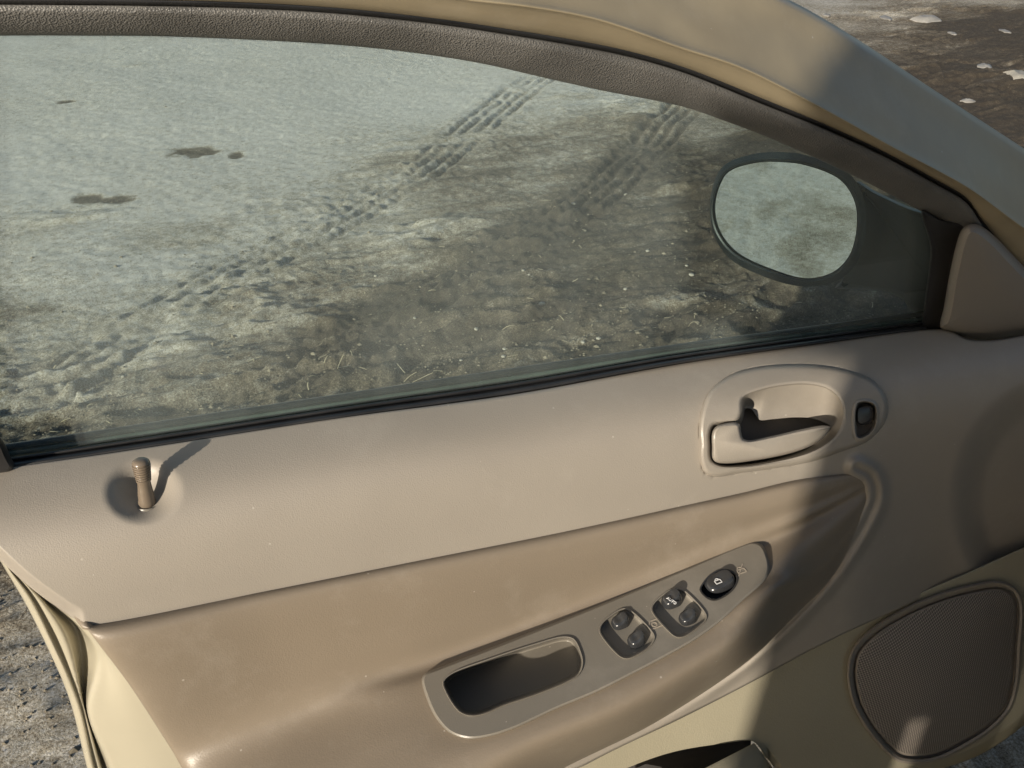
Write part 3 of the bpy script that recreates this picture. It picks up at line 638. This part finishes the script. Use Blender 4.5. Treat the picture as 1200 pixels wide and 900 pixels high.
# mount: from the housing to the front corner of the window
MT = spline([(1004, 212), (1026, 224), (1060, 240), (1100, 258), (1104, 300), (1098, 366), (1066, 364), (1060, 353), (1040, 343), (1000, 339), (978, 337), (1000, 318), (1012, 290), (1014, 250)], 80, True)
x_ = MT[:, 0]; o1 = np.interp(x_, [960, 1015, 1060, 1105], [.17, .13, .045, .010]); o2 = np.interp(x_, [960, 1015, 1060, 1105], [.23, .19, .09, .03])
MI = inset(MT, 8); xi = np.interp(MI[:, 0], [960, 1015, 1060, 1105], [.17, .13, .045, .010])-.008
rings('mirror_mount', [at_lean(*MT.T, o2), at_lean(*MT.T, o1), at_lean(*inset(MT, 3).T, o1-.006), at_lean(*MI.T, xi)], M_mhouse, mir)

# ------------------------------------------------------------------ behind the viewer: made-up post and boards, added to shade the door's front
def box(name, c, sx, sy, sz, rz, mt, parent=None, bev=.008):
    bm = bmesh.new(); bmesh.ops.create_cube(bm, size=1)
    for v in bm.verts: v.co = Vector((v.co.x*sx, v.co.y*sy, v.co.z*sz))
    bmesh.ops.bevel(bm, geom=bm.edges[:], offset=bev, segments=2, affect='EDGES')
    me = bpy.data.meshes.new(name); bm.to_mesh(me); bm.free(); me.materials.append(mt)
    o = bpy.data.objects.new(name, me); COL.objects.link(o); o.location = c; o.rotation_euler[2] = rz
    if parent: o.parent = parent
    return o
def qs(q, s): return (s*math.sin(SUN_AZ)+q*math.cos(SUN_AZ), s*math.cos(SUN_AZ)-q*math.sin(SUN_AZ))
M_conc = mat('grey_concrete', (.3, .29, .27), .85, .3, bump=(60, .5, .004), var=(6, .15))
M_wood = mat('weathered_boards', (.14, .11, .08), .8, .3, bump=(90, .4, .002), var=(9, .25))
RZ = -SUN_AZ
pst = bpy.data.objects.new('shade_post', None); COL.objects.link(pst); x, y = qs(.6025, -1.75); pst.location = (x, y, 0)
pst['label'] = 'added unseen post with stepped cap behind the viewer, shading the door'; pst['category'] = 'post'
box('shaft', (*(np.array(qs(0, 0))), .84), .172, .22, 1.70, RZ, M_conc, pst)
box('cap', (*(np.array(qs(-.025, 0))), 1.735), .40, .30, .17, RZ, M_conc, pst, .03)  # cap and finial sized to shape the edge of the added shadow
box('finial', (*(np.array(qs(.02, 0))), 1.99), .32, .24, .36, RZ, M_conc, pst, .05)
gt = bpy.data.objects.new('shade_boards', None); COL.objects.link(gt); x, y = qs(.699, -1.75); gt.location = (x, y, 0)
gt['label'] = 'added unseen board screen beside the post, shading the front of the door'; gt['category'] = 'gate'
gx_ = np.array(qs(1, 0)); 
for i in range(8):
    c = gx_*(.055+i*.112); box('plank', (c[0], c[1], 1.08), .110, .03, 2.05, RZ, M_wood, gt, .003)
for z in (.35, 1.75):
    c = gx_*.45; d_ = np.array(qs(0, -.035)); box('rail', (c[0]+d_[0], c[1]+d_[1], z), .88, .035, .11, RZ, M_wood, gt, .003)
for z0, z1 in ((.10, .92), (1.115, 2.05)):  # added strips leave a slit that throws a sun streak on the speaker
    c = gx_*-.012; d_ = np.array(qs(0, .03)); box('cover_strip', (c[0]+d_[0], c[1]+d_[1], (z0+z1)/2), .07, .02, z1-z0, RZ, M_wood, gt, .003)

# ------------------------------------------------------------------ the car itself, out of the picture on the right
car = bpy.data.objects.new('car', None); COL.objects.link(car); HX = np.array([1.25, -.12]); car.location = (HX[0], HX[1], 0)
car['label'] = 'beige car body with an open front doorway, to which the door belongs'; car['category'] = 'car'
AD = np.array([-.788, -.616]); BD = np.array([.616, -.788])
def car_part(name, prof, b0, b1, mt, shrink=.0):
    """side profile (along the car, height) pulled across the car's width"""
    n = len(prof); V = []
    for b, k in ((b0, 1-shrink), (b0+.06, 1), (b1-.06, 1), (b1, 1-shrink)):
        c = np.mean(prof, 0)
        for (a, z) in prof:
            a2, z2 = c+(np.array([a, z])-c)*k; p = AD*a2+BD*b; V.append((p[0], p[1], z2))
    F = [(r*n+i, r*n+(i+1) % n, (r+1)*n+(i+1) % n, (r+1)*n+i) for r in range(3) for i in range(n)]
    F += [tuple(range(n))[::-1], tuple(range(3*n, 4*n))]
    o = new_obj(name, V, F, mt, car, False); bm = bmesh.new(); bm.from_mesh(o.data); bmesh.ops.recalc_face_normals(bm, faces=bm.faces[:]); bm.to_mesh(o.data); bm.free(); return o
car_part('front_fender', [(-.75, .30), (-.75, .86), (-.4, .93), (-.05, .97), (-.02, .30)], .0, 1.6, M_paint, .03)
car_part('sill', [(-.02, .22), (-.02, .38), (2.4, .38), (2.4, .22)], .02, 1.58, M_paint, .01)
car_part('dashboard', [(-.1, .45), (.22, .5), (.30, .72), (.24, .92), (-.1, .985)], .10, 1.5, M_cover, .04)
car_part('windscreen_pillar', [(-.06, .96), (.04, .96), (.72, 1.38), (.64, 1.42)], .06, .20, M_paint, .0)
car_part('roof', [(.62, 1.40), (.9, 1.43), (1.9, 1.44), (2.5, 1.38), (2.5, 1.35), (.62, 1.37)], .16, 1.44, M_paint, .01)
car_part('rear_side', [(1.16, .30), (1.16, .97), (1.22, 1.37), (1.30, 1.37), (1.28, .99), (2.6, .98), (2.7, .30)], .02, .14, M_paint, .0)
car_part('seat', [(.75, .38), (.70, .58), (1.12, .55), (1.32, 1.14), (1.44, 1.12), (1.3, .40)], .25, .78, M_cover, .03)

# ------------------------------------------------------------------ loose things on the ground
def pebble_mesh(seed, k=2):
    bm = bmesh.new(); bmesh.ops.create_icosphere(bm, subdivisions=k, radius=1); rr = random.Random(seed)
    ax_ = [Vector((rr.gauss(0, 1), rr.gauss(0, 1), rr.gauss(0, 1))).normalized() for _ in range(6)]
    for v in bm.verts:
        f_ = 1.0
        for a in ax_: f_ -= .22*max(0, v.co.dot(a)-.62)
        v.co = v.co*f_; v.co.z *= .62
    me = bpy.data.meshes.new('pebble'); bm.to_mesh(me); bm.free(); me.materials.append(M_stone); me.polygons.foreach_set('use_smooth', [True]*len(me.polygons)); return me
PM = [pebble_mesh(i) for i in range(5)]
for i, (px, py, sz) in enumerate([(635, 361, 9), (683, 405, 7), (563, 418, 8), (591, 414, 6), (613, 323, 5), (672, 234, 6), (759, 293, 6), (811, 316, 8), (733, 335, 6), (735, 218, 7), (558, 385, 7), (701, 403, 7), (590, 423, 7), (540, 420, 5), (486, 372, 5), (440, 320, 5), (900, 400, 6), (145, 444, 5), (620, 325, 4), (805, 308, 5)]):
    g = at_ground(px, py); r = sz*.40*np.linalg.norm(g-CAM)/FPX
    o = bpy.data.objects.new('pebble', PM[i % 5]); COL.objects.link(o); o.location = (g[0], g[1], gz(g[0], g[1])+r*.25); o.scale = (r*1.15, r, r*.9); o.rotation_euler[2] = i*1.7
    o['label'] = 'largest pale round pebble, on bare mud below the middle of the window' if i == 0 else 'one of the smaller pale pebbles on the mud beyond the window'; o['category'] = 'pebble'; o['group'] = 'pebbles on the mud'
def strips(name, items, mt, label, cat):
    V = []; F = []
    for (x, y, L, wd_, an, cv) in items:
        n = 5; k0 = len(V); c_, s_ = math.cos(an)*L/2, math.sin(an)*L/2; za, zb_ = gz(x-c_, y-s_), gz(x+c_, y+s_); zm = max(0, gz(x, y)-(za+zb_)/2)
        for i in range(n):
            t = i/(n-1)-.5; a = an+cv*t
            cx = x+L*t*math.cos(an)-cv*L*.12*(1-4*t*t)*math.sin(an); cy = y+L*t*math.sin(an)+cv*L*.12*(1-4*t*t)*math.cos(an)
            z = za*(.5-t)+zb_*(.5+t)+zm*(1-4*t*t)+.002; nx, ny = -math.sin(a), math.cos(a); wv = wd_*(1-.5*abs(t))
            for u, dz in ((-1, 0), (0, wd_*.9), (1, 0)): V.append((cx+nx*u*wv, cy+ny*u*wv, z+dz))
        for i in range(n-1):
            for j in range(2): F.append((k0+i*3+j, k0+i*3+3+j, k0+i*3+4+j, k0+i*3+1+j))
    o = new_obj(name, V, F, mt, None); o['kind'] = 'stuff'; o['label'] = label; o['category'] = cat; return o
it = []
while len(it) < 240:
    px = random.uniform(0, 1080); py = random.uniform(120, 520); g = at_ground(px, py)
    j = np.searchsorted(gy, g[1]); i = np.searchsorted(gx, g[0])
    if random.random() > churn[j, i]*1.1+.03: continue
    it.append((g[0], g[1], random.uniform(.008, .03)*(1 if random.random() < .95 else 2.2), random.uniform(.0008, .002), random.uniform(0, 3.1), random.uniform(-1, 1)))
for (px, py, L, an) in [(597, 390, .10, -.2), (755, 396, .22, .35), (400, 430, .12, 1.0), (405, 440, .1, .5), (495, 440, .14, .1), (480, 436, .1, .3), (600, 425, .08, 0), (640, 232, .10, -.6), (840, 302, .08, .4), (300, 427, .09, .2), (240, 458, .09, .1), (385, 428, .1, .9), (470, 430, .08, 2.0)]:
    g = at_ground(px, py); it.append((g[0], g[1], L*.5, .0015, an, .12))
strips('straw', it, M_straw, 'dry straw and chaff scattered over the churned mud', 'straw')
# small stones and crumbs of soil
V = []; F = []
ico = [(0, 0, 1), (.9, 0, .2), (.2, .85, .1), (-.75, .45, .2), (-.7, -.5, .15), (.3, -.85, .2), (0, 0, -.6)]; icf = [(0, 1, 2), (0, 2, 3), (0, 3, 4), (0, 4, 5), (0, 5, 1), (6, 2, 1), (6, 3, 2), (6, 4, 3), (6, 5, 4), (6, 1, 5)]
n = 0
while n < 5000:
    px = random.uniform(-60, 1200); py = random.uniform(60, 900); g = at_ground(px, py)
    if g[1] < .4 or g[1] > 6.5 or (g[0] > 2.6 and random.random() < .8): continue
    j = np.searchsorted(gy, g[1]); i = np.searchsorted(gx, g[0])
    if random.random() > .12+.9*churn[j, i] or (g[1] < 1.3 and random.random() < .7): continue
    r = random.uniform(.002, .005)*(1 if random.random() < .95 else 2.2); a = random.uniform(0, 6.3); c, q = math.cos(a), math.sin(a); z = gz(g[0], g[1]); k0 = len(V); n += 1
    st = random.uniform(.8, 1.5)
    for (x, y, zz) in ico: V.append((g[0]+r*(c*x*st-q*y), g[1]+r*(q*x*st+c*y), z+r*.7*zz))
    F += [tuple(k0+v for v in t) for t in icf]
M_crumb = mat('soil_crumbs', (.20, .175, .13), .9, .2, var=(3, .5))
cr = new_obj('soil_crumbs', V, F, M_crumb, None, False); cr['kind'] = 'stuff'; cr['label'] = 'crumbs of dried soil and grit over the mud'; cr['category'] = 'gravel'
# litter by the front corner of the door
def scrap(name, px, py, wpx, hpx, label, cat, seed, mt):
    g = at_ground(px, py); k = np.linalg.norm(g-CAM)/FPX; a, b = wpx*.5*k, hpx*.5*k/.32; rr = random.Random(seed)
    th = np.linspace(0, 2*math.pi, 14, endpoint=False); L = []
    rad = np.array([rr.uniform(.75, 1.15) for _ in th])
    for s_, z in ((1, -.004), (1.02, .006), (.85, .012), (.5, .022), (.15, .018)):
        hgt = z*(min(a, b)/.05) if s_ < 1 else z
        L.append(np.stack([g[0]+(a*np.cos(th)*RGT[0]+b*np.sin(th)*math.sin(YAW))*rad*s_, g[1]+(a*np.cos(th)*RGT[1]+b*np.sin(th)*math.cos(YAW))*rad*s_, np.full(14, gz(g[0], g[1])+hgt)+np.array([rr.uniform(-.003, .003) for _ in th])], 1))
    o = rings(name, L, mt, None); o['label'] = label; o['category'] = cat; return o
scrap('litter_scrap', 1086, 22, 32, 7, 'long flattened pale scrap of litter near the top right corner', 'litter', 3, M_litter)
scrap('litter_scrap', 1039, 20, 9, 9, 'small bright scrap of paper left of the long flattened scrap', 'litter', 4, M_litter)
scrap('stone', 1196, 92, 22, 14, 'pale rounded stone at the right picture edge', 'stone', 5, M_stone)
scrap('litter_scrap', 1153, 80, 13, 5, 'pale flat flake beside the stone at the right edge', 'litter', 6, M_litter)
scrap('litter_scrap', 1134, 116, 15, 3, 'thin white sliver close above the painted door frame', 'litter', 7, M_litter)
scrap('litter_scrap', 969, 17, 7, 4, 'tiny bright chip beside the top of the door frame', 'litter', 8, M_litter)
scrap('litter_scrap', 1116, 38, 6, 5, 'small bright chip below the long flattened scrap', 'litter', 9, M_litter)
scrap('litter_scrap', 1178, 35, 6, 6, 'small pale chip above the stone at the right edge', 'litter', 10, M_litter)
